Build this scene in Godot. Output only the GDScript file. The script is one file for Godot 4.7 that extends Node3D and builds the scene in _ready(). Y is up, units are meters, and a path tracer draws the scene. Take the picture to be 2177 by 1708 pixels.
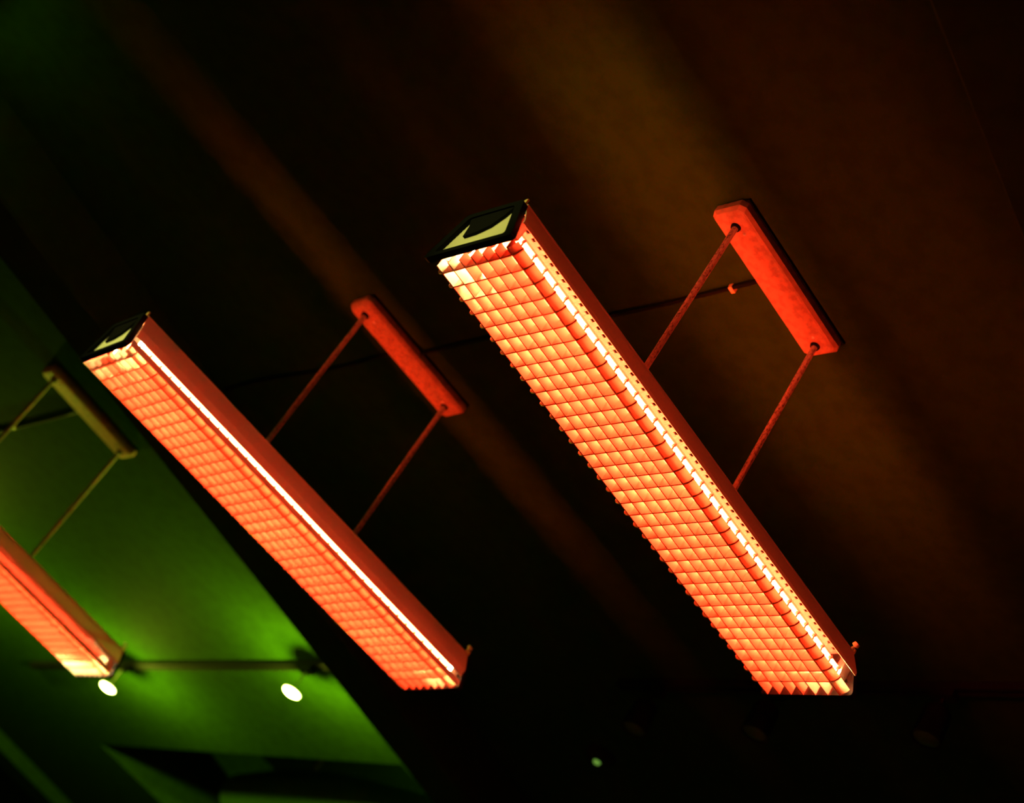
extends Node3D

# ---------------------------------------------------------------- sizes (metres)
const CEIL := 0.628          # underside of the ceiling; y = 0 is the lower edge of the lamps' perforated sides
const PITCH := 0.034         # spacing of the cross blades
const LONG := 1.23           # length of a lamp
const MID := 0.612
const SKEW := 0.146          # the beams run a little askew to the lamps

var M := {}
var used := {}

# ---------------------------------------------------------------- helpers
func numbered(called: String) -> String:
	var n: int = used.get(called, 0)
	used[called] = n + 1
	return called if n == 0 else "%s_%03d" % [called, n]

func thing(called: String, label: String, category: String, at := Vector3.ZERO, group := "") -> Node3D:
	var o := Node3D.new()
	o.name = numbered(called)
	add_child(o)
	o.position = at
	o.set_meta("label", label)
	o.set_meta("category", category)
	if group != "":
		o.set_meta("group", group)
	return o

func part(called: String, mesh: Mesh, mat: Material, parent: Node, at := Vector3.ZERO) -> MeshInstance3D:
	var o := MeshInstance3D.new()
	o.name = called
	o.mesh = mesh
	o.material_override = mat
	o.position = at
	o.cast_shadow = GeometryInstance3D.SHADOW_CASTING_SETTING_ON
	parent.add_child(o, true)
	return o

func struct(called: String, mesh: Mesh, mat: Material, label: String) -> MeshInstance3D:
	var o := part(called, mesh, mat, self)
	o.set_meta("kind", "structure")
	o.set_meta("label", label)
	return o

func begin(smooth := false) -> SurfaceTool:
	var st := SurfaceTool.new()
	st.begin(Mesh.PRIMITIVE_TRIANGLES)
	st.set_smooth_group(0 if smooth else -1)
	return st

func done(st: SurfaceTool) -> ArrayMesh:
	st.generate_normals()
	return st.commit()

func quad(st: SurfaceTool, a: Vector3, b: Vector3, c: Vector3, d: Vector3) -> void:
	for v in [a, b, c, a, c, d]:
		st.add_vertex(v)

# a box from corner to corner
func box(st: SurfaceTool, lo: Vector3, hi: Vector3) -> void:
	var p := []
	for i in 8:
		p.append(Vector3(hi.x if i & 1 else lo.x, hi.y if i & 2 else lo.y, hi.z if i & 4 else lo.z))
	quad(st, p[0], p[1], p[3], p[2])
	quad(st, p[5], p[4], p[6], p[7])
	quad(st, p[4], p[0], p[2], p[6])
	quad(st, p[1], p[5], p[7], p[3])
	quad(st, p[2], p[3], p[7], p[6])
	quad(st, p[4], p[5], p[1], p[0])

# a polygon in x, y pulled from z0 to z1; the far end may be narrower through «inset»
func prism(st: SurfaceTool, poly: PackedVector2Array, z0: float, z1: float) -> void:
	var n := poly.size()
	for i in n:
		var a := poly[i]
		var b := poly[(i + 1) % n]
		quad(st, Vector3(a.x, a.y, z0), Vector3(b.x, b.y, z0), Vector3(b.x, b.y, z1), Vector3(a.x, a.y, z1))
	var big := PackedVector2Array()
	for q in poly:
		big.append(q * 1000.0)
	var tri := Geometry2D.triangulate_polygon(big)
	for k in range(0, tri.size(), 3):
		for z in [z0, z1]:
			for j in 3:
				var q := poly[tri[k + j]]
				st.add_vertex(Vector3(q.x, q.y, z))

# two loops of the same length joined by a band
func band(st: SurfaceTool, a: PackedVector3Array, b: PackedVector3Array, closed := true) -> void:
	var n := a.size()
	for i in (n if closed else n - 1):
		var j := (i + 1) % n
		quad(st, a[i], a[j], b[j], b[i])

func ring(c: Vector3, along: Vector3, r: float, n: int) -> PackedVector3Array:
	var side := along.cross(Vector3.UP if absf(along.y) < 0.9 else Vector3.RIGHT).normalized()
	var up := side.cross(along).normalized()
	var out := PackedVector3Array()
	for i in n:
		var w := TAU * i / n
		out.append(c + side * cos(w) * r + up * sin(w) * r)
	return out

# a round bar through points with a radius at each
func bar(st: SurfaceTool, pts: Array, radii: Array, n := 12, caps := true) -> void:
	var last := PackedVector3Array()
	for i in pts.size():
		var d: Vector3 = (pts[mini(i + 1, pts.size() - 1)] - pts[maxi(i - 1, 0)]).normalized()
		var here := ring(pts[i], d, radii[i], n)
		if i > 0:
			band(st, last, here)
		last = here
		if caps and (i == 0 or i == pts.size() - 1):
			for k in n:
				for v in ([pts[i], here[k], here[(k + 1) % n]] if i == 0 else [pts[i], here[(k + 1) % n], here[k]]):
					st.add_vertex(v)

# a profile of (radius, height) turned about y
func lathe(st: SurfaceTool, profile: Array, n := 24, at := Vector3.ZERO) -> void:
	var last := PackedVector3Array()
	for i in profile.size():
		var here := PackedVector3Array()
		for k in n:
			var w := TAU * k / n
			here.append(at + Vector3(cos(w) * profile[i].x, profile[i].y, sin(w) * profile[i].x))
		if i > 0:
			band(st, last, here)
		last = here

func lin(r: float, g: float, b: float) -> Color:
	return Color(r, g, b).linear_to_srgb()

func paint(c: Color, rough := 0.6, metal := 0.0) -> StandardMaterial3D:
	var m := StandardMaterial3D.new()
	m.albedo_color = c
	m.roughness = rough
	m.metallic = metal
	return m

func noise_tex(freq: float, seed_: int, ramp: Array, octaves := 4) -> NoiseTexture2D:
	var f := FastNoiseLite.new()
	f.seed = seed_
	f.frequency = freq
	f.fractal_octaves = octaves
	var t := NoiseTexture2D.new()
	t.width = 512
	t.height = 512
	t.seamless = true
	t.noise = f
	var g := Gradient.new()
	var offs := PackedFloat32Array()
	var cols := PackedColorArray()
	for r in ramp:
		offs.append(r[0])
		cols.append(r[1])
	g.offsets = offs
	g.colors = cols
	t.color_ramp = g
	return t

func grained(c: Color, dark: Color, freq: float, seed_: int, scale: float, rough: float) -> StandardMaterial3D:
	var m := paint(Color.WHITE, rough)
	m.albedo_texture = noise_tex(freq, seed_, [[0.25, dark], [0.6, c], [1.0, c]])
	m.uv1_triplanar = true
	m.uv1_world_triplanar = true
	m.uv1_scale = Vector3.ONE * scale
	return m

func glow(c: Color, energy: float) -> StandardMaterial3D:
	var m := paint(Color(0.9, 0.9, 0.9), 0.4)
	m.emission_enabled = true
	m.emission = c
	m.emission_energy_multiplier = energy
	return m

func omni(at: Vector3, c: Color, energy: float, size: float, parent: Node) -> void:
	var l := OmniLight3D.new()
	l.name = "light"
	parent.add_child(l, true)
	l.position = at
	l.light_color = c
	l.light_energy = energy
	l.light_size = size
	l.omni_range = 20.0
	l.omni_attenuation = 2.0
	l.shadow_enabled = true

# ---------------------------------------------------------------- colours of the light
var red_light := lin(1.0, 0.046, 0.013)
var bare_light := lin(0.95, 1.0, 0.34)
var spot_light := lin(0.80, 1.0, 0.04)
var warm_light := lin(1.0, 0.98, 0.22)
const RED_GLOW := 190.0
const BARE_GLOW := 200.0

func _ready() -> void:
	setup_view()
	setup_materials()
	build_room()
	build_lamps()
	build_tracks()
	build_cables()

func setup_view() -> void:
	var cam := Camera3D.new()
	cam.name = "camera"
	add_child(cam)
	var right := Vector3(0.67579922, 0.47730042, -0.56167581)
	var down := Vector3(-0.11368481, -0.68540839, -0.71922952)
	var ahead := Vector3(-0.72826587, 0.54990875, -0.40893665)
	cam.transform = Transform3D(Basis(right, -down, -ahead).orthonormalized(), Vector3(2.23938759, -1.84620253, 1.00856971))
	cam.keep_aspect = Camera3D.KEEP_HEIGHT
	cam.fov = 26.7168
	var at := CameraAttributesPhysical.new()
	at.frustum_focal_length = 50.53
	at.frustum_focus_distance = 3.3
	at.frustum_near = 0.05
	at.frustum_far = 100.0
	at.exposure_aperture = 2.2
	cam.attributes = at
	cam.current = true

	var we := WorldEnvironment.new()
	we.name = "environment"
	var e := Environment.new()
	e.background_mode = Environment.BG_COLOR
	e.background_color = Color.BLACK
	e.tonemap_mode = Environment.TONE_MAPPER_LINEAR
	e.tonemap_exposure = 1.0
	e.sdfgi_enabled = true
	e.ssao_enabled = true
	e.ssil_enabled = true
	we.environment = e
	add_child(we)

func setup_materials() -> void:
	M.ceiling = grained(lin(0.0170, 0.052, 0.003), lin(0.0140, 0.043, 0.0025), 0.02, 3, 1.3, 0.85)
	M.ceiling.metallic_specular = 0.08
	M.wall = grained(lin(0.020, 0.045, 0.016), lin(0.014, 0.034, 0.012), 0.02, 5, 0.8, 0.9)
	M.floor = grained(lin(0.09, 0.08, 0.07), lin(0.06, 0.055, 0.05), 0.02, 8, 0.7, 0.5)
	M.enamel = paint(lin(0.74, 0.72, 0.68), 0.38)
	M.louver = paint(lin(0.64, 0.46, 0.36), 0.5)
	M.louver.backlight_enabled = true
	M.louver.backlight = lin(0.36, 0.03, 0.02)
	M.strip = paint(lin(0.70, 0.52, 0.40), 0.5)
	M.strip.backlight_enabled = true
	M.strip.backlight = lin(1.0, 0.75, 0.55)
	M.plate = paint(lin(0.74, 0.70, 0.50), 0.40)
	M.holder = paint(lin(0.05, 0.05, 0.045), 0.5)
	M.sheet = paint(lin(0.62, 0.60, 0.57), 0.4)
	M.black = paint(lin(0.006, 0.0065, 0.006), 0.45)
	M.track = paint(lin(0.008, 0.009, 0.008), 0.5)
	M.rubber = paint(lin(0.006, 0.006, 0.006), 0.7)
	M.rubber.metallic_specular = 0.1
	M.black.metallic_specular = 0.12
	M.track.metallic_specular = 0.2
	M.cable = paint(lin(0.006, 0.010, 0.006), 0.6)
	M.cable.metallic_specular = 0.1
	M.brass = paint(lin(0.75, 0.52, 0.22), 0.35)
	M.lens = paint(lin(0.06, 0.08, 0.06), 0.2)
	M.duct = paint(lin(0.05, 0.16, 0.03), 0.45)
	var wood := grained(lin(0.44, 0.24, 0.14), lin(0.32, 0.16, 0.09), 0.012, 11, 6.0, 0.55)
	M.canopy = wood
	M.rod = paint(Color.WHITE, 0.5)
	M.rod.albedo_texture = noise_tex(0.035, 21, [[0.0, lin(0.02, 0.012, 0.01)], [0.34, lin(0.03, 0.016, 0.012)], [0.42, lin(0.30, 0.24, 0.19)], [1.0, lin(0.42, 0.36, 0.30)]])
	M.rod.uv1_triplanar = true
	M.rod.uv1_scale = Vector3(9, 4, 9)
	M.sleeve = glow(red_light, RED_GLOW)
	M.bare = glow(bare_light, BARE_GLOW)
	M.bulb = glow(lin(0.9, 1.0, 0.35), 16.0)
	M.indicator = glow(lin(0.36, 0.9, 0.12), 0.28)

# ---------------------------------------------------------------- the room
func build_room() -> void:
	# ceiling slab with a raised recess at the far end of the first bay
	var st := begin()
	var t := 0.16
	box(st, Vector3(-9.0, CEIL, -2.50), Vector3(5.0, CEIL + t, 5.0))
	box(st, Vector3(-9.0, CEIL, -7.0), Vector3(-5.45, CEIL + t, -2.50))
	box(st, Vector3(-3.07, CEIL, -7.0), Vector3(5.0, CEIL + t, -2.50))
	box(st, Vector3(-5.45, CEIL, -7.0), Vector3(-3.07, CEIL + t, -5.0))
	box(st, Vector3(-5.65, CEIL + 0.55, -5.2), Vector3(-2.87, CEIL + 0.65, -2.3))
	box(st, Vector3(-5.65, CEIL + t, -5.2), Vector3(-5.45, CEIL + 0.55, -2.3))
	box(st, Vector3(-3.07, CEIL + t, -5.2), Vector3(-2.87, CEIL + 0.55, -2.3))
	box(st, Vector3(-5.45, CEIL + t, -2.5), Vector3(-3.07, CEIL + 0.55, -2.3))
	box(st, Vector3(-5.45, CEIL + t, -5.2), Vector3(-3.07, CEIL + 0.55, -5.0))
	struct("ceiling", done(st), M.ceiling, "dark green painted ceiling between the beams")
	var n := 0
	for beam_at in [[-6.31, 0.07], [-2.312, 0.20], [0.775, 0.20]]:
		var x: float = beam_at[0]
		n += 1
		var b := begin()
		var drop: float = beam_at[1]
		var z0 := 5.0
		var z1 := -7.0
		var e := 0.008
		var poly := [Vector2(0, CEIL), Vector2(0, CEIL - drop + e), Vector2(e, CEIL - drop), Vector2(0.224 - e, CEIL - drop), Vector2(0.224, CEIL - drop + e), Vector2(0.224, CEIL)]
		var a := PackedVector3Array()
		var c := PackedVector3Array()
		for q in poly:
			a.append(Vector3(x + q.x + SKEW * z0, q.y, z0))
			c.append(Vector3(x + q.x + SKEW * z1, q.y, z1))
		band(b, a, c)
		struct("trim_%d" % n, done(b), M.ceiling, "dark green ceiling beam running along the room")
	var f := begin()
	box(f, Vector3(-9.0, -3.65, -7.0), Vector3(5.0, -3.45, 5.0))
	struct("floor", done(f), M.floor, "dark floor of the room")
	var walls := {"wall_left": [Vector3(-9.2, -3.65, -7.2), Vector3(-9.0, CEIL + 0.16, 5.2)], "wall_right": [Vector3(5.0, -3.65, -7.2), Vector3(5.2, CEIL + 0.16, 5.2)], "wall_back": [Vector3(-9.0, -3.65, -7.2), Vector3(5.0, CEIL + 0.16, -7.0)], "wall_front": [Vector3(-9.0, -3.65, 5.0), Vector3(5.0, CEIL + 0.16, 5.2)]}
	for k in walls:
		var w := begin()
		box(w, walls[k][0], walls[k][1])
		struct(k, done(w), M.wall, "dark painted wall")
	# flexible duct in the recess
	var d := thing("ventilation_duct", "green corrugated ventilation duct in the ceiling recess", "duct", Vector3(-5.3, CEIL + 0.24, -3.22))
	var ds := begin(true)
	var pts := []
	var rad := []
	for i in 150:
		var x := i * 0.0142
		pts.append(Vector3(x, 0.03 * sin(x * 2.6), 0.05 * sin(x * 1.9)))
		rad.append(0.105 + 0.006 * (i % 4 - 1.5))
	bar(ds, pts, rad, 20)
	part("hose", done(ds), M.duct, d)
	for x in [0.5, 1.5]:
		var hs := begin()
		box(hs, Vector3(x - 0.012, 0.10, -0.012), Vector3(x + 0.012, 0.31, 0.012))
		part("hanger", done(hs), M.black, d)

# ---------------------------------------------------------------- the pendant lamps
func perforated(st: SurfaceTool, z0: float, z1: float, open: float) -> void:
	# hexagonal cells, each with a hexagonal hole, laid on the slanting side
	var p := 0.0027
	var r := p / sqrt(3.0)
	var hole := r * open
	var lo := Vector2(0.109, 0.0)
	var hi := Vector2(0.1062, 0.0285)
	var up := (hi - lo).normalized()
	var tall := lo.distance_to(hi)
	var rows := int(tall / (1.5 * r))
	var cols := int((z0 - z1) / p)
	for j in rows:
		for i in cols:
			var cz := z0 - (i + (0.5 if j % 2 else 0.0)) * p
			var cy := r + j * 1.5 * r
			for k in 6:
				var w0 := TAU * (k + 0.5) / 6.0
				var w1 := TAU * (k + 1.5) / 6.0
				var q := []
				for s in [[w0, r], [w1, r], [w1, hole], [w0, hole]]:
					var h: float = cy + sin(s[0]) * s[1]
					q.append(Vector3(lo.x + up.x * h, lo.y + up.y * h, cz + cos(s[0]) * s[1]))
				quad(st, q[0], q[1], q[2], q[3])

func mirrored(m: ArrayMesh) -> ArrayMesh:
	var a := m.surface_get_arrays(0)
	var v: PackedVector3Array = a[Mesh.ARRAY_VERTEX]
	var nn: PackedVector3Array = a[Mesh.ARRAY_NORMAL]
	for i in v.size():
		v[i].x = -v[i].x
		nn[i].x = -nn[i].x
	for i in range(0, v.size(), 3):
		var s := v[i]
		v[i] = v[i + 1]
		v[i + 1] = s
		s = nn[i]
		nn[i] = nn[i + 1]
		nn[i + 1] = s
	a[Mesh.ARRAY_VERTEX] = v
	a[Mesh.ARRAY_NORMAL] = nn
	var out := ArrayMesh.new()
	out.add_surface_from_arrays(Mesh.PRIMITIVE_TRIANGLES, a)
	return out

# one bent cross blade: flat below, its ends swept up in an arc, thicker at the top than at the bottom
func cross_blade_mesh() -> ArrayMesh:
	var low := -0.0277
	var top := -0.0045
	var prof := PackedVector2Array()
	for i in 9:
		var w := PI / 2.0 * i / 8.0
		prof.append(Vector2(0.094 + 0.0215 * sin(w), -0.0140 + (low + 0.0140) * cos(w)))
	# above the arc: the shoulder, a thin neck and a small tab behind the perforated side
	for q in [[0.1150, -0.0125], [0.1065, -0.0080], [0.1012, top], [0.1012, 0.0062], [0.1042, 0.0072], [0.1042, 0.0122], [0.0955, 0.0122], [0.0955, 0.0072], [0.0997, 0.0062], [0.0997, top]]:
		prof.append(Vector2(q[0], q[1]))
	var full := PackedVector2Array()
	for q in prof:
		full.append(q)
	for i in range(prof.size() - 1, -1, -1):
		full.append(Vector2(-prof[i].x, prof[i].y))
	var st := begin()
	var big := PackedVector2Array()
	for q in full:
		big.append(q * 1000.0)
	var tri := Geometry2D.triangulate_polygon(big)
	var half := func(y: float) -> float: return lerpf(0.0013, 0.0017, clampf((y - low) / (top - low), 0.0, 1.0))
	for k in range(0, tri.size(), 3):
		for s in [1.0, -1.0]:
			for j in 3:
				var q := full[tri[k + (j if s > 0 else 2 - j)]]
				st.add_vertex(Vector3(q.x, q.y, s * half.call(q.y)))
	for i in full.size():
		var a := full[i]
		var b := full[(i + 1) % full.size()]
		var ha: float = half.call(a.y)
		var hb: float = half.call(b.y)
		quad(st, Vector3(a.x, a.y, ha), Vector3(b.x, b.y, hb), Vector3(b.x, b.y, -hb), Vector3(a.x, a.y, -ha))
	return done(st)

# a long wedge-shaped blade that follows the sag of the louver
func long_blade_mesh(sag: float) -> ArrayMesh:
	var st := begin()
	var last := PackedVector3Array()
	for i in 19:
		var t := lerpf(0.008, LONG - 0.004, i / 18.0)
		var dy := -sag * (1.0 - pow(2.0 * t / LONG - 1.0, 2.0))
		var z := MID - t
		var here := PackedVector3Array([Vector3(-0.0013, -0.0277 + dy, z), Vector3(0.0013, -0.0277 + dy, z), Vector3(0.0018, -0.0045 + dy, z), Vector3(-0.0018, -0.0045 + dy, z)])
		if i > 0:
			band(st, last, here)
		if i == 0 or i == 18:
			quad(st, here[0], here[1], here[2], here[3])
		last = here
	return done(st)

func cap_loop(scale: float, z: float, grow := 0.0) -> PackedVector3Array:
	# rounded trapezoid seen from the end
	var corners := [Vector2(-0.1215, -0.0235), Vector2(0.1215, -0.0235), Vector2(0.0775, 0.0895), Vector2(-0.0775, 0.0895)]
	var mid := Vector2(0.0, 0.030)
	var out := PackedVector3Array()
	for i in 4:
		var c: Vector2 = corners[i]
		var a: Vector2 = (corners[(i + 3) % 4] - c).normalized()
		var b: Vector2 = (corners[(i + 1) % 4] - c).normalized()
		var r := 0.012
		for k in 5:
			var f := k / 4.0
			var p: Vector2 = (c + a * r).lerp(c, f).lerp(c.lerp(c + b * r, f), f)
			p = mid + (p - mid) * scale
			p += (p - mid).normalized() * grow
			out.append(Vector3(p.x, p.y, z))
	return out

func end_cap(lamp: Node3D, z: float, out_dir: float) -> void:
	var st := begin()
	var a := cap_loop(1.0, z, 0.001)
	var b := cap_loop(1.0, z + out_dir * 0.013, 0.001)
	var c := cap_loop(0.80, z + out_dir * 0.013)
	var d := cap_loop(0.80, z + out_dir * 0.003)
	band(st, a, b)
	band(st, b, c)
	band(st, c, d)
	var hub := Vector3(0, 0.03, z)
	for i in a.size():
		for v in [hub, a[i], a[(i + 1) % a.size()]]:
			st.add_vertex(v)
	var frame := part("end_cap", done(st), M.black, lamp)
	# ribbed plate inside the frame
	var pl := begin()
	var steps := 62
	var zz := z + out_dir * 0.0035
	var prev := []
	for i in steps * 2 + 1:
		var u := lerpf(-0.098, 0.098, i / float(steps * 2))
		var hi := minf(0.0785, lerpf(0.0785, -0.012, clampf((absf(u) - 0.062) / 0.036, 0.0, 1.0)))
		var w := zz + out_dir * (0.0009 if i % 2 else 0.0)
		var col := [Vector3(u, -0.0145, w), Vector3(u, hi, w)]
		if i > 0:
			quad(pl, prev[0], col[0], col[1], prev[1])
		prev = col
	var plate := part("end_plate", done(pl), M.plate, lamp)
	var bk := begin()
	prism(bk, PackedVector2Array([Vector2(-0.066, 0.0860), Vector2(-0.048, 0.052), Vector2(-0.044, 0.022), Vector2(-0.012, 0.024), Vector2(0.022, 0.034), Vector2(0.046, 0.056), Vector2(0.064, 0.0860)]), z + out_dir * 0.004, z + out_dir * 0.010)
	part("cable_entry", done(bk), M.rubber, plate)
	var tab := begin()
	prism(tab, PackedVector2Array([Vector2(0.060, 0.086), Vector2(0.074, 0.086), Vector2(0.074, 0.101), Vector2(0.066, 0.101)]), z + out_dir * 0.001, z + out_dir * 0.005)
	part("corner_tab", done(tab), M.brass, frame)

var blade_shape: ArrayMesh
var right_panel: ArrayMesh
var left_panel: ArrayMesh
var fine_panel: ArrayMesh

func pendant(label: String, at: Vector3, yaw: float, tilt: float, bare: Array, sag: float, railed: bool, side: String, slot: float) -> void:
	var lamp := thing("pendant_lamp", label, "lamp", Vector3(at.x, at.y, at.z - MID), "red pendant lamps in a row")
	lamp.basis = Basis(Vector3.UP, -yaw) * Basis(Vector3.RIGHT, asin(tilt))
	var z0 := MID
	var z1 := MID - LONG
	# housing: two slanting side sheets and a top with a long opening on one side of the gear tray
	var st := begin()
	for s in [1.0, -1.0]:
		prism(st, PackedVector2Array([Vector2(s * 0.1068, 0.0280), Vector2(s * 0.1052, 0.0280), Vector2(s * 0.1050, 0.0360), Vector2(s * 0.0740, 0.0890), Vector2(s * 0.0757, 0.0890), Vector2(s * 0.1066, 0.0362)]), z0, z1)
	var right_edge := 0.0750 if railed else 0.029
	prism(st, PackedVector2Array([Vector2(-0.037, 0.0880), Vector2(right_edge, 0.0880), Vector2(right_edge, 0.0895), Vector2(-0.037, 0.0895)]), z0, z1)
	if not railed:
		# vent slots across the other side of the top
		for i in 61:
			box(st, Vector3(0.028, 0.0880, z1 + 0.001 + i * 0.02), Vector3(0.0745, 0.0895, z1 + 0.012 + i * 0.02))
	if slot > -0.073:
		prism(st, PackedVector2Array([Vector2(-0.0750, 0.0880), Vector2(slot, 0.0880), Vector2(slot, 0.0895), Vector2(-0.0750, 0.0895)]), z0, z1)
	for t in [0.012, 0.62, 1.218]:
		box(st, Vector3(-0.0745, 0.0875, z0 - t - 0.009), Vector3(-0.036, 0.0895, z0 - t + 0.009))
	for s in [1.0, -1.0]:
		bar(st, [Vector3(s * 0.0752, 0.0885, z0), Vector3(s * 0.0752, 0.0885, z1)], [0.0028, 0.0028], 8)
	part("housing", done(st), M.enamel, lamp)
	var tray := begin()
	prism(tray, PackedVector2Array([Vector2(-0.034, 0.0878), Vector2(-0.030, 0.0580), Vector2(0.016, 0.0580), Vector2(0.019, 0.0878)]), z0 - 0.002, z1 + 0.002)
	part("gear_tray", done(tray), M.enamel, lamp)
	part("perforated_panel", left_panel, M.sheet, lamp)
	if side == "perforated":
		part("perforated_panel", right_panel, M.sheet, lamp)
	elif side == "fine":
		part("perforated_panel", fine_panel, M.sheet, lamp)
	else:
		var so := begin()
		prism(so, PackedVector2Array([Vector2(0.1076, 0.0125), Vector2(0.1091, 0.0125), Vector2(0.1068, 0.0285), Vector2(0.1053, 0.0285)]), z0 - 0.002, z1 + 0.002)
		part("side_strip", done(so), M.enamel, lamp)
	end_cap(lamp, z0, 1.0)
	end_cap(lamp, z1, -1.0)
	if railed:
		for s in [1.0, -1.0]:
			var rl := begin()
			prism(rl, PackedVector2Array([Vector2(s * 0.1090, 0.0005), Vector2(s * 0.1105, 0.0005), Vector2(s * 0.1212, -0.0200), Vector2(s * 0.1196, -0.0205)]), z0 - 0.002, z1 + 0.002)
			part("bottom_rail", done(rl), M.enamel, lamp)
	# louver
	for i in 35:
		var t := -0.0069 + (i + 1) * PITCH
		var dy := -sag * (1.0 - pow(2.0 * t / LONG - 1.0, 2.0))
		part("cross_blade", blade_shape, M.louver, lamp, Vector3(0, dy, z0 - t))
	var lb := long_blade_mesh(sag)
	for k in 7:
		part("long_blade", lb, M.louver, lamp, Vector3((k - 3) * 0.0317, 0, 0))
	# thin curved strip closing the louver on one side, below the right-hand tube
	var es := begin()
	var before := PackedVector3Array()
	for i in 25:
		var t := lerpf(0.010, LONG - 0.006, i / 24.0)
		var dy := -sag * (1.0 - pow(2.0 * t / LONG - 1.0, 2.0))
		var here := PackedVector3Array()
		for k in 8:
			var w := PI / 2.0 * (0.08 + 0.92 * k / 7.0)
			here.append(Vector3(0.0945 + 0.0195 * sin(w), -0.0130 - 0.0125 * cos(w) + dy, z0 - t))
		if i > 0:
			band(es, before, here, false)
		before = here
	part("edge_strip", done(es), M.strip, lamp)
	# three tubes with red sleeves; where a sleeve stops short the bare tube shows
	for k in 3:
		var u: float = [-0.047, 0.017, 0.081][k]
		var y: float = [0.0235, 0.0235, 0.018][k]
		var near: float = bare[k][0]
		var far: float = bare[k][1]
		var ta := 0.022
		var tb := LONG - 0.026
		var ps := begin(true)
		bar(ps, [Vector3(u, y, z0 - ta), Vector3(u, y, z0 - tb)], [0.0065, 0.0065], 16)
		var tube := part("lamp_tube", done(ps), M.enamel, lamp)
		for e in [[ta, ta + near], [tb - far, tb]]:
			if e[1] - e[0] > 0.004:
				var bs := begin(true)
				bar(bs, [Vector3(u, y, z0 - e[0]), Vector3(u, y, z0 - e[1])], [0.0080, 0.0080], 16)
				part("bare_tube_end", done(bs), M.bare, tube)
				omni(Vector3(u, y, z0 - (e[0] + e[1]) * 0.5), bare_light, 0.35 * (e[1] - e[0]) * BARE_GLOW * 0.0051, 0.01, lamp)
		var sa := ta + near
		var sb := tb - far
		for j in 3:
			var a := lerpf(sa, sb, j / 3.0)
			var b := lerpf(sa, sb, (j + 1) / 3.0)
			var ss := begin(true)
			bar(ss, [Vector3(u, y, z0 - a), Vector3(u, y, z0 - b)], [0.0080, 0.0080], 16)
			part("red_sleeve", done(ss), M.sleeve, tube)
			omni(Vector3(u, y, z0 - (a + b) * 0.5), red_light, 0.25 * (b - a) * RED_GLOW * 0.0051, 0.01, lamp)
		for t in [[0.003, ta], [tb, LONG - 0.003]]:
			var hs := begin()
			box(hs, Vector3(u - 0.0085, 0.009, z0 - t[1]), Vector3(u + 0.0085, 0.058, z0 - t[0]))
			part("lamp_holder", done(hs), M.holder, tube)
	# wing screw at the far end
	var sc := begin(true)
	bar(sc, [Vector3(0.070, 0.086, z1 + 0.006), Vector3(0.073, 0.100, z1 + 0.006), Vector3(0.075, 0.104, z1 + 0.006), Vector3(0.079, 0.110, z1 + 0.006)], [0.004, 0.004, 0.008, 0.007], 10)
	part("wing_screw", done(sc), M.enamel, lamp)
	# rods and ceiling canopy stay upright
	var hook := CEIL - at.y
	var under := 0.596 - at.y
	for t in [0.4526, 0.7953]:
		var rs := begin(true)
		var zr: float = z0 - t
		bar(rs, [Vector3(0, 0.086, zr), Vector3(0, under + 0.003, zr)], [0.0068, 0.0068], 14)
		var rod := part("rod", done(rs), M.rod, lamp)
		var gs := begin(true)
		lathe(gs, [Vector2(0.0072, under - 0.006), Vector2(0.0105, under - 0.005), Vector2(0.0115, under), Vector2(0.0115, under + 0.004)], 18, Vector3(0, 0, zr))
		part("grommet", done(gs), M.rubber, rod)
		var ns := begin(true)
		lathe(ns, [Vector2(0.0068, 0.107), Vector2(0.013, 0.104), Vector2(0.013, 0.0895)], 6, Vector3(0, 0, zr))
		part("rod_nut", done(ns), M.enamel, rod)
	var cs := begin()
	var loops := []
	for lv in [[0.046, 0.2105, hook - 0.006], [0.046, 0.2105, under + 0.010], [0.040, 0.2045, under + 0.002], [0.036, 0.2005, under]]:
		var lp := PackedVector3Array()
		var w: float = lv[0]
		var h: float = lv[1]
		var ch := 0.012
		for q in [[-w, -h + ch], [-w + ch, -h], [w - ch, -h], [w, -h + ch], [w, h - ch], [w - ch, h], [-w + ch, h], [-w, h - ch]]:
			lp.append(Vector3(q[0], lv[2], z0 - 0.6175 + q[1]))
		loops.append(lp)
	for i in 3:
		band(cs, loops[i], loops[i + 1])
	var mid := Vector3(0, under, z0 - 0.6175)
	for i in 8:
		for v in [mid, loops[3][i], loops[3][(i + 1) % 8]]:
			cs.add_vertex(v)
	var canopy := part("ceiling_canopy", done(cs), M.canopy, lamp)
	canopy.basis = Basis(Vector3.RIGHT, -asin(tilt))
	var bp := begin()
	box(bp, Vector3(-0.042, hook - 0.007, z0 - 0.6175 - 0.206), Vector3(0.050, hook, z0 - 0.6175 + 0.206))
	part("back_plate", done(bp), M.black, canopy)
	for t in [0.475, 0.772]:
		var bolts := begin(true)
		lathe(bolts, [Vector2(0.0, under - 0.0025), Vector2(0.003, under - 0.002), Vector2(0.004, under)], 10, Vector3(0.008, 0, z0 - t))
		part("screw_head", done(bolts), M.enamel, canopy)

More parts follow.
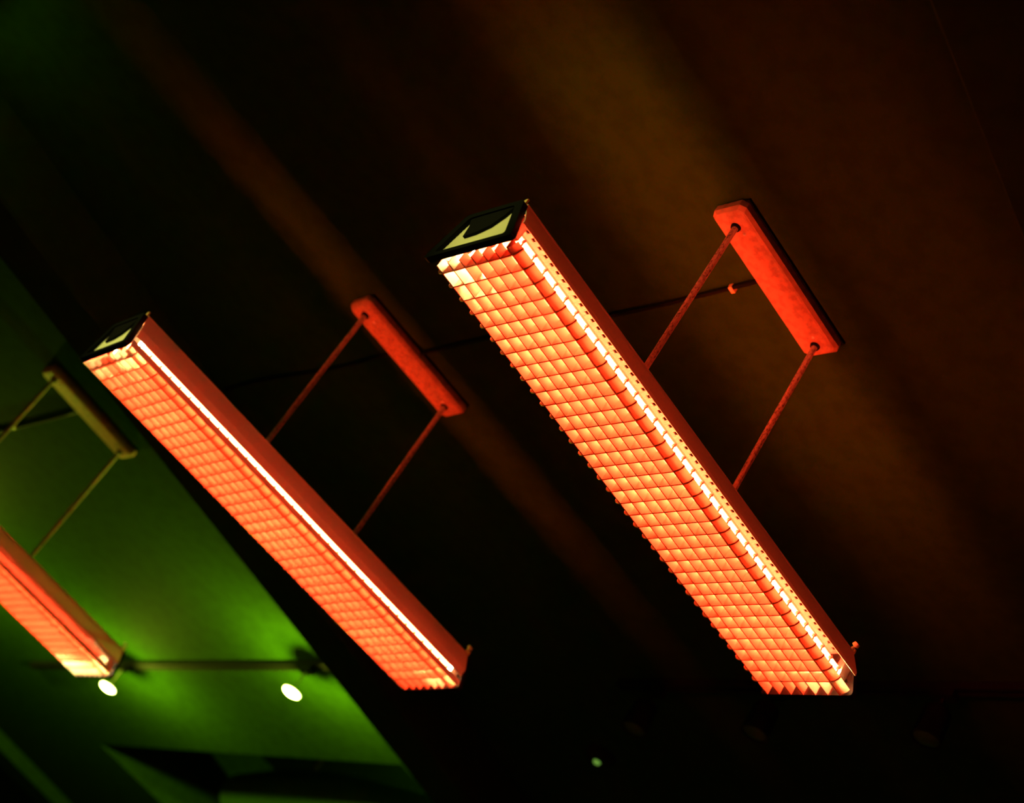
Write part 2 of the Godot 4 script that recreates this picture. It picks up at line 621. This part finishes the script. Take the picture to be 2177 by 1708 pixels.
func build_lamps() -> void:
	blade_shape = cross_blade_mesh()
	var st := begin()
	perforated(st, MID - 0.010, MID - LONG + 0.010, 0.66)
	right_panel = done(st)
	left_panel = mirrored(right_panel)
	st = begin()
	perforated(st, MID - 0.010, MID - LONG + 0.010, 0.11)
	fine_panel = done(st)
	pendant("red glowing louvred lamp hung beside the brown-lit ceiling patch, one bare white tube end", Vector3(0, 0, 0), 0.0, 0.0, [[0.028, 0.0], [0.0, 0.0], [0.0, 0.008]], 0.0, false, "perforated", -0.0735)
	pendant("red glowing louvred lamp in front of the green-lit beam, a bright line along its side", Vector3(-1.2602, -0.009, 0.0008), 0.0518, 0.0121, [[0.007, 0.0], [0.0, 0.0], [0.014, 0.010]], 0.004, true, "slotted", -0.047)
	pendant("red glowing louvred lamp under the green-lit ceiling, its end above a white bulb turning yellow", Vector3(-2.9378, -0.0121, 0.0501), -0.0137, 0.006, [[0.0, 0.06], [0.0, 0.05], [0.0, 0.03]], 0.0, true, "fine", -0.0375)
	pendant("red glowing louvred lamp hanging alone on the far side of the last beam", Vector3(1.75, 0.0, 0.0), 0.0, 0.0, [[0.0, 0.0], [0.0, 0.0], [0.0, 0.0]], 0.0, true, "perforated", -0.0375)

# ---------------------------------------------------------------- tracks and spotlights
func track_head(label: String, at: Vector3, lit: bool, lens_mat: Material, tip: float, group := "") -> void:
	var h := thing("track_spotlight", label, "spotlight", at, group)
	var a := begin()
	box(a, Vector3(-0.035, -0.022, -0.016), Vector3(0.035, 0.0, 0.016))
	part("adapter", done(a), M.track, h)
	var s := begin(true)
	bar(s, [Vector3(0, -0.02, 0), Vector3(0, tip + 0.012 if lit else -0.06, 0)], [0.003 if lit else 0.007, 0.003 if lit else 0.007], 10)
	part("stem", done(s), M.sheet if lit else M.track, h)
	var c := begin(true)
	if lit:
		lathe(c, [Vector2(0.006, tip + 0.018), Vector2(0.020, tip + 0.014), Vector2(0.033, tip + 0.006), Vector2(0.038, tip), Vector2(0.035, tip)], 28)
	else:
		lathe(c, [Vector2(0.002, -0.052), Vector2(0.030, -0.056), Vector2(0.038, -0.066), Vector2(0.040, tip + 0.008), Vector2(0.042, tip), Vector2(0.037, tip), Vector2(0.036, -0.075)], 28)
	part("lamp_can", done(c), M.sheet if lit else M.track, h)
	var l := begin(true)
	if lit:
		lathe(l, [Vector2(0.035, tip + 0.001), Vector2(0.034, tip - 0.004), Vector2(0.026, tip - 0.008), Vector2(0.012, tip - 0.0105), Vector2(0.0, tip - 0.011)], 28)
		part("glowing_bulb", done(l), lens_mat, h)
	else:
		lathe(l, [Vector2(0.036, tip + 0.004), Vector2(0.022, tip - 0.001), Vector2(0.0, tip - 0.003)], 24)
		part("lens", done(l), lens_mat, h)

func rail(label: String, a: Vector3, b: Vector3) -> void:
	var o := thing("lighting_track", label, "track", a)
	var st := begin()
	var d := b - a
	box(st, Vector3(0, -0.024, -0.017), Vector3(d.x, 0.0, -0.006))
	box(st, Vector3(0, -0.024, 0.006), Vector3(d.x, 0.0, 0.017))
	box(st, Vector3(0, -0.008, -0.006), Vector3(d.x, 0.0, 0.006))
	part("channel", done(st), M.track, o)
	for x in [-0.012, d.x]:
		var e := begin()
		box(e, Vector3(x, -0.025, -0.018), Vector3(x + 0.012, 0.0, 0.018))
		part("end_piece", done(e), M.black, o)

func build_tracks() -> void:
	rail("thin dark lighting track on the green-lit ceiling", Vector3(-5.25, CEIL, -1.888), Vector3(-2.80, CEIL, -1.888))
	rail("dark lighting track on the unlit ceiling beyond the lamps", Vector3(-1.47, CEIL, -1.983), Vector3(0.40, CEIL, -1.983))
	var y := CEIL - 0.024
	track_head("lit round bulb on the track nearer the beam, on green ceiling", Vector3(-3.03, y, -1.888), true, M.bulb, -0.118)
	omni(Vector3(-3.03, y - 0.150, -1.888), spot_light, 1.2, 0.03, self)
	track_head("lit round bulb on the track just below the end of a red lamp", Vector3(-4.385, y, -1.880), true, M.bulb, -0.118)
	omni(Vector3(-4.385, y - 0.150, -1.880), spot_light, 1.0, 0.03, self)
	track_head("unlit black spotlight near the open end of the dark track", Vector3(-1.332, y, -1.988), false, M.lens, -0.155)
	track_head("unlit black spotlight on the dark track behind the end of a red lamp", Vector3(-0.866, y, -1.988), false, M.lens, -0.155)
	track_head("unlit black spotlight on the dark track, away from the red lamps", Vector3(-0.30, y, -1.984), false, M.lens, -0.155)

	rail("short lighting track at the wall side of the green-lit ceiling", Vector3(-5.3, CEIL, -0.95), Vector3(-4.6, CEIL, -0.95))
	track_head("lit round bulb on the short track at the wall side", Vector3(-4.95, y, -0.95), true, M.bulb, -0.118)
	omni(Vector3(-4.95, y - 0.150, -0.95), spot_light, 1.3, 0.03, self)

	# small detector with a green indicator
	var dt := thing("smoke_detector", "small dark ceiling detector with a tiny green indicator light", "detector", Vector3(-1.86, CEIL, -2.36))
	var ds := begin(true)
	lathe(ds, [Vector2(0.055, 0.0), Vector2(0.055, -0.012), Vector2(0.044, -0.03), Vector2(0.0, -0.034)], 24)
	part("base", done(ds), M.track, dt)
	var li := begin(true)
	lathe(li, [Vector2(0.014, -0.032), Vector2(0.011, -0.040), Vector2(0.0, -0.043)], 14)
	part("indicator_light", done(li), M.indicator, dt)

	# spotlight just above the picture: its beam falls on the lamps' end caps
	var sp := Vector3(-1.72, CEIL - 0.024, 0.80)
	rail("short lighting track close to the capped ends of the red lamps", Vector3(-1.95, CEIL, 0.80), Vector3(-1.45, CEIL, 0.80))
	track_head("lit round bulb on the short track close to the lamp caps", sp, true, M.bulb, -0.118)
	omni(sp + Vector3(0, -0.150, 0), spot_light, 0.03, 0.03, self)
	# two narrow spotlights out of the picture, aimed at the lamps' end caps
	rail("long lighting track with two bulbs facing the capped lamp ends", Vector3(-1.9, CEIL, 1.90), Vector3(0.3, CEIL, 1.90))
	for aim in [[-0.15, Vector3(0.0, 0.04, 0.0), "lit round bulb shining on the cap of the lamp beside the brown patch"], [-1.55, Vector3(-1.29, 0.03, 0.0), "lit round bulb shining on the cap of the lamp by the green beam"]]:
		var fp := Vector3(aim[0], CEIL - 0.024, 1.90)
		track_head(aim[2], fp, true, M.bulb, -0.118)
		var beam := SpotLight3D.new()
		beam.name = "light"
		add_child(beam, true)
		beam.look_at_from_position(fp + Vector3(0, -0.150, 0), aim[1])
		beam.light_color = warm_light
		beam.light_energy = 3.2
		beam.light_size = 0.03
		beam.spot_angle = 5.0
		beam.spot_range = 20.0
		beam.spot_attenuation = 2.0
		beam.shadow_enabled = true
	# spotlight in the far recess, out of the picture
	var rp := Vector3(-3.30, CEIL + 0.55, -3.75)
	track_head("lit round bulb hanging inside the far ceiling recess", rp, true, M.bulb, -0.118)
	omni(rp + Vector3(0, -0.150, 0), spot_light, 0.95, 0.03, self)

# ---------------------------------------------------------------- cables on the ceiling
func cable(label: String, pts: Array) -> void:
	var o := thing("ceiling_cable", label, "cable")
	var st := begin(true)
	var r := []
	for p in pts:
		r.append(0.0055)
	bar(st, pts, r, 10)
	part("sheath", done(st), M.cable, o)

func clip(label: String, at: Vector3) -> void:
	var o := thing("cable_clip", label, "clip", at)
	var st := begin()
	box(st, Vector3(-0.005, -0.012, -0.009), Vector3(0.005, 0.0, 0.009))
	part("saddle", done(st), M.brass, o)
	var s := begin(true)
	lathe(s, [Vector2(0.0030, -0.012), Vector2(0.0025, -0.0135), Vector2(0.0, -0.014)], 8)
	part("nail", done(s), M.enamel, o)

func build_cables() -> void:
	var y := CEIL - 0.006
	var run := func(a: float, b: float, z: float, n: int) -> Array:
		var out := []
		for i in n + 1:
			var f := i / float(n)
			out.append(Vector3(lerpf(a, b, f), y, z + 0.006 * sin(f * 7.0)))
		return out
	cable("thin dark cable along the ceiling between two lamp canopies", run.call(-1.215, -0.046, -0.618, 14))
	cable("thin dark cable along the ceiling from a lamp canopy to the beam", run.call(-2.15, -1.308, -0.600, 10))
	cable("thin dark cable on the green-lit ceiling behind a lamp rod", run.call(-4.8, -2.985, -0.565, 14))
	clip("tiny brass clip on the cable beside the lamp canopy", Vector3(-0.134, CEIL, -0.620))
	clip("tiny pale clip on the cable crossing the green-lit ceiling", Vector3(-3.502, CEIL, -0.562))
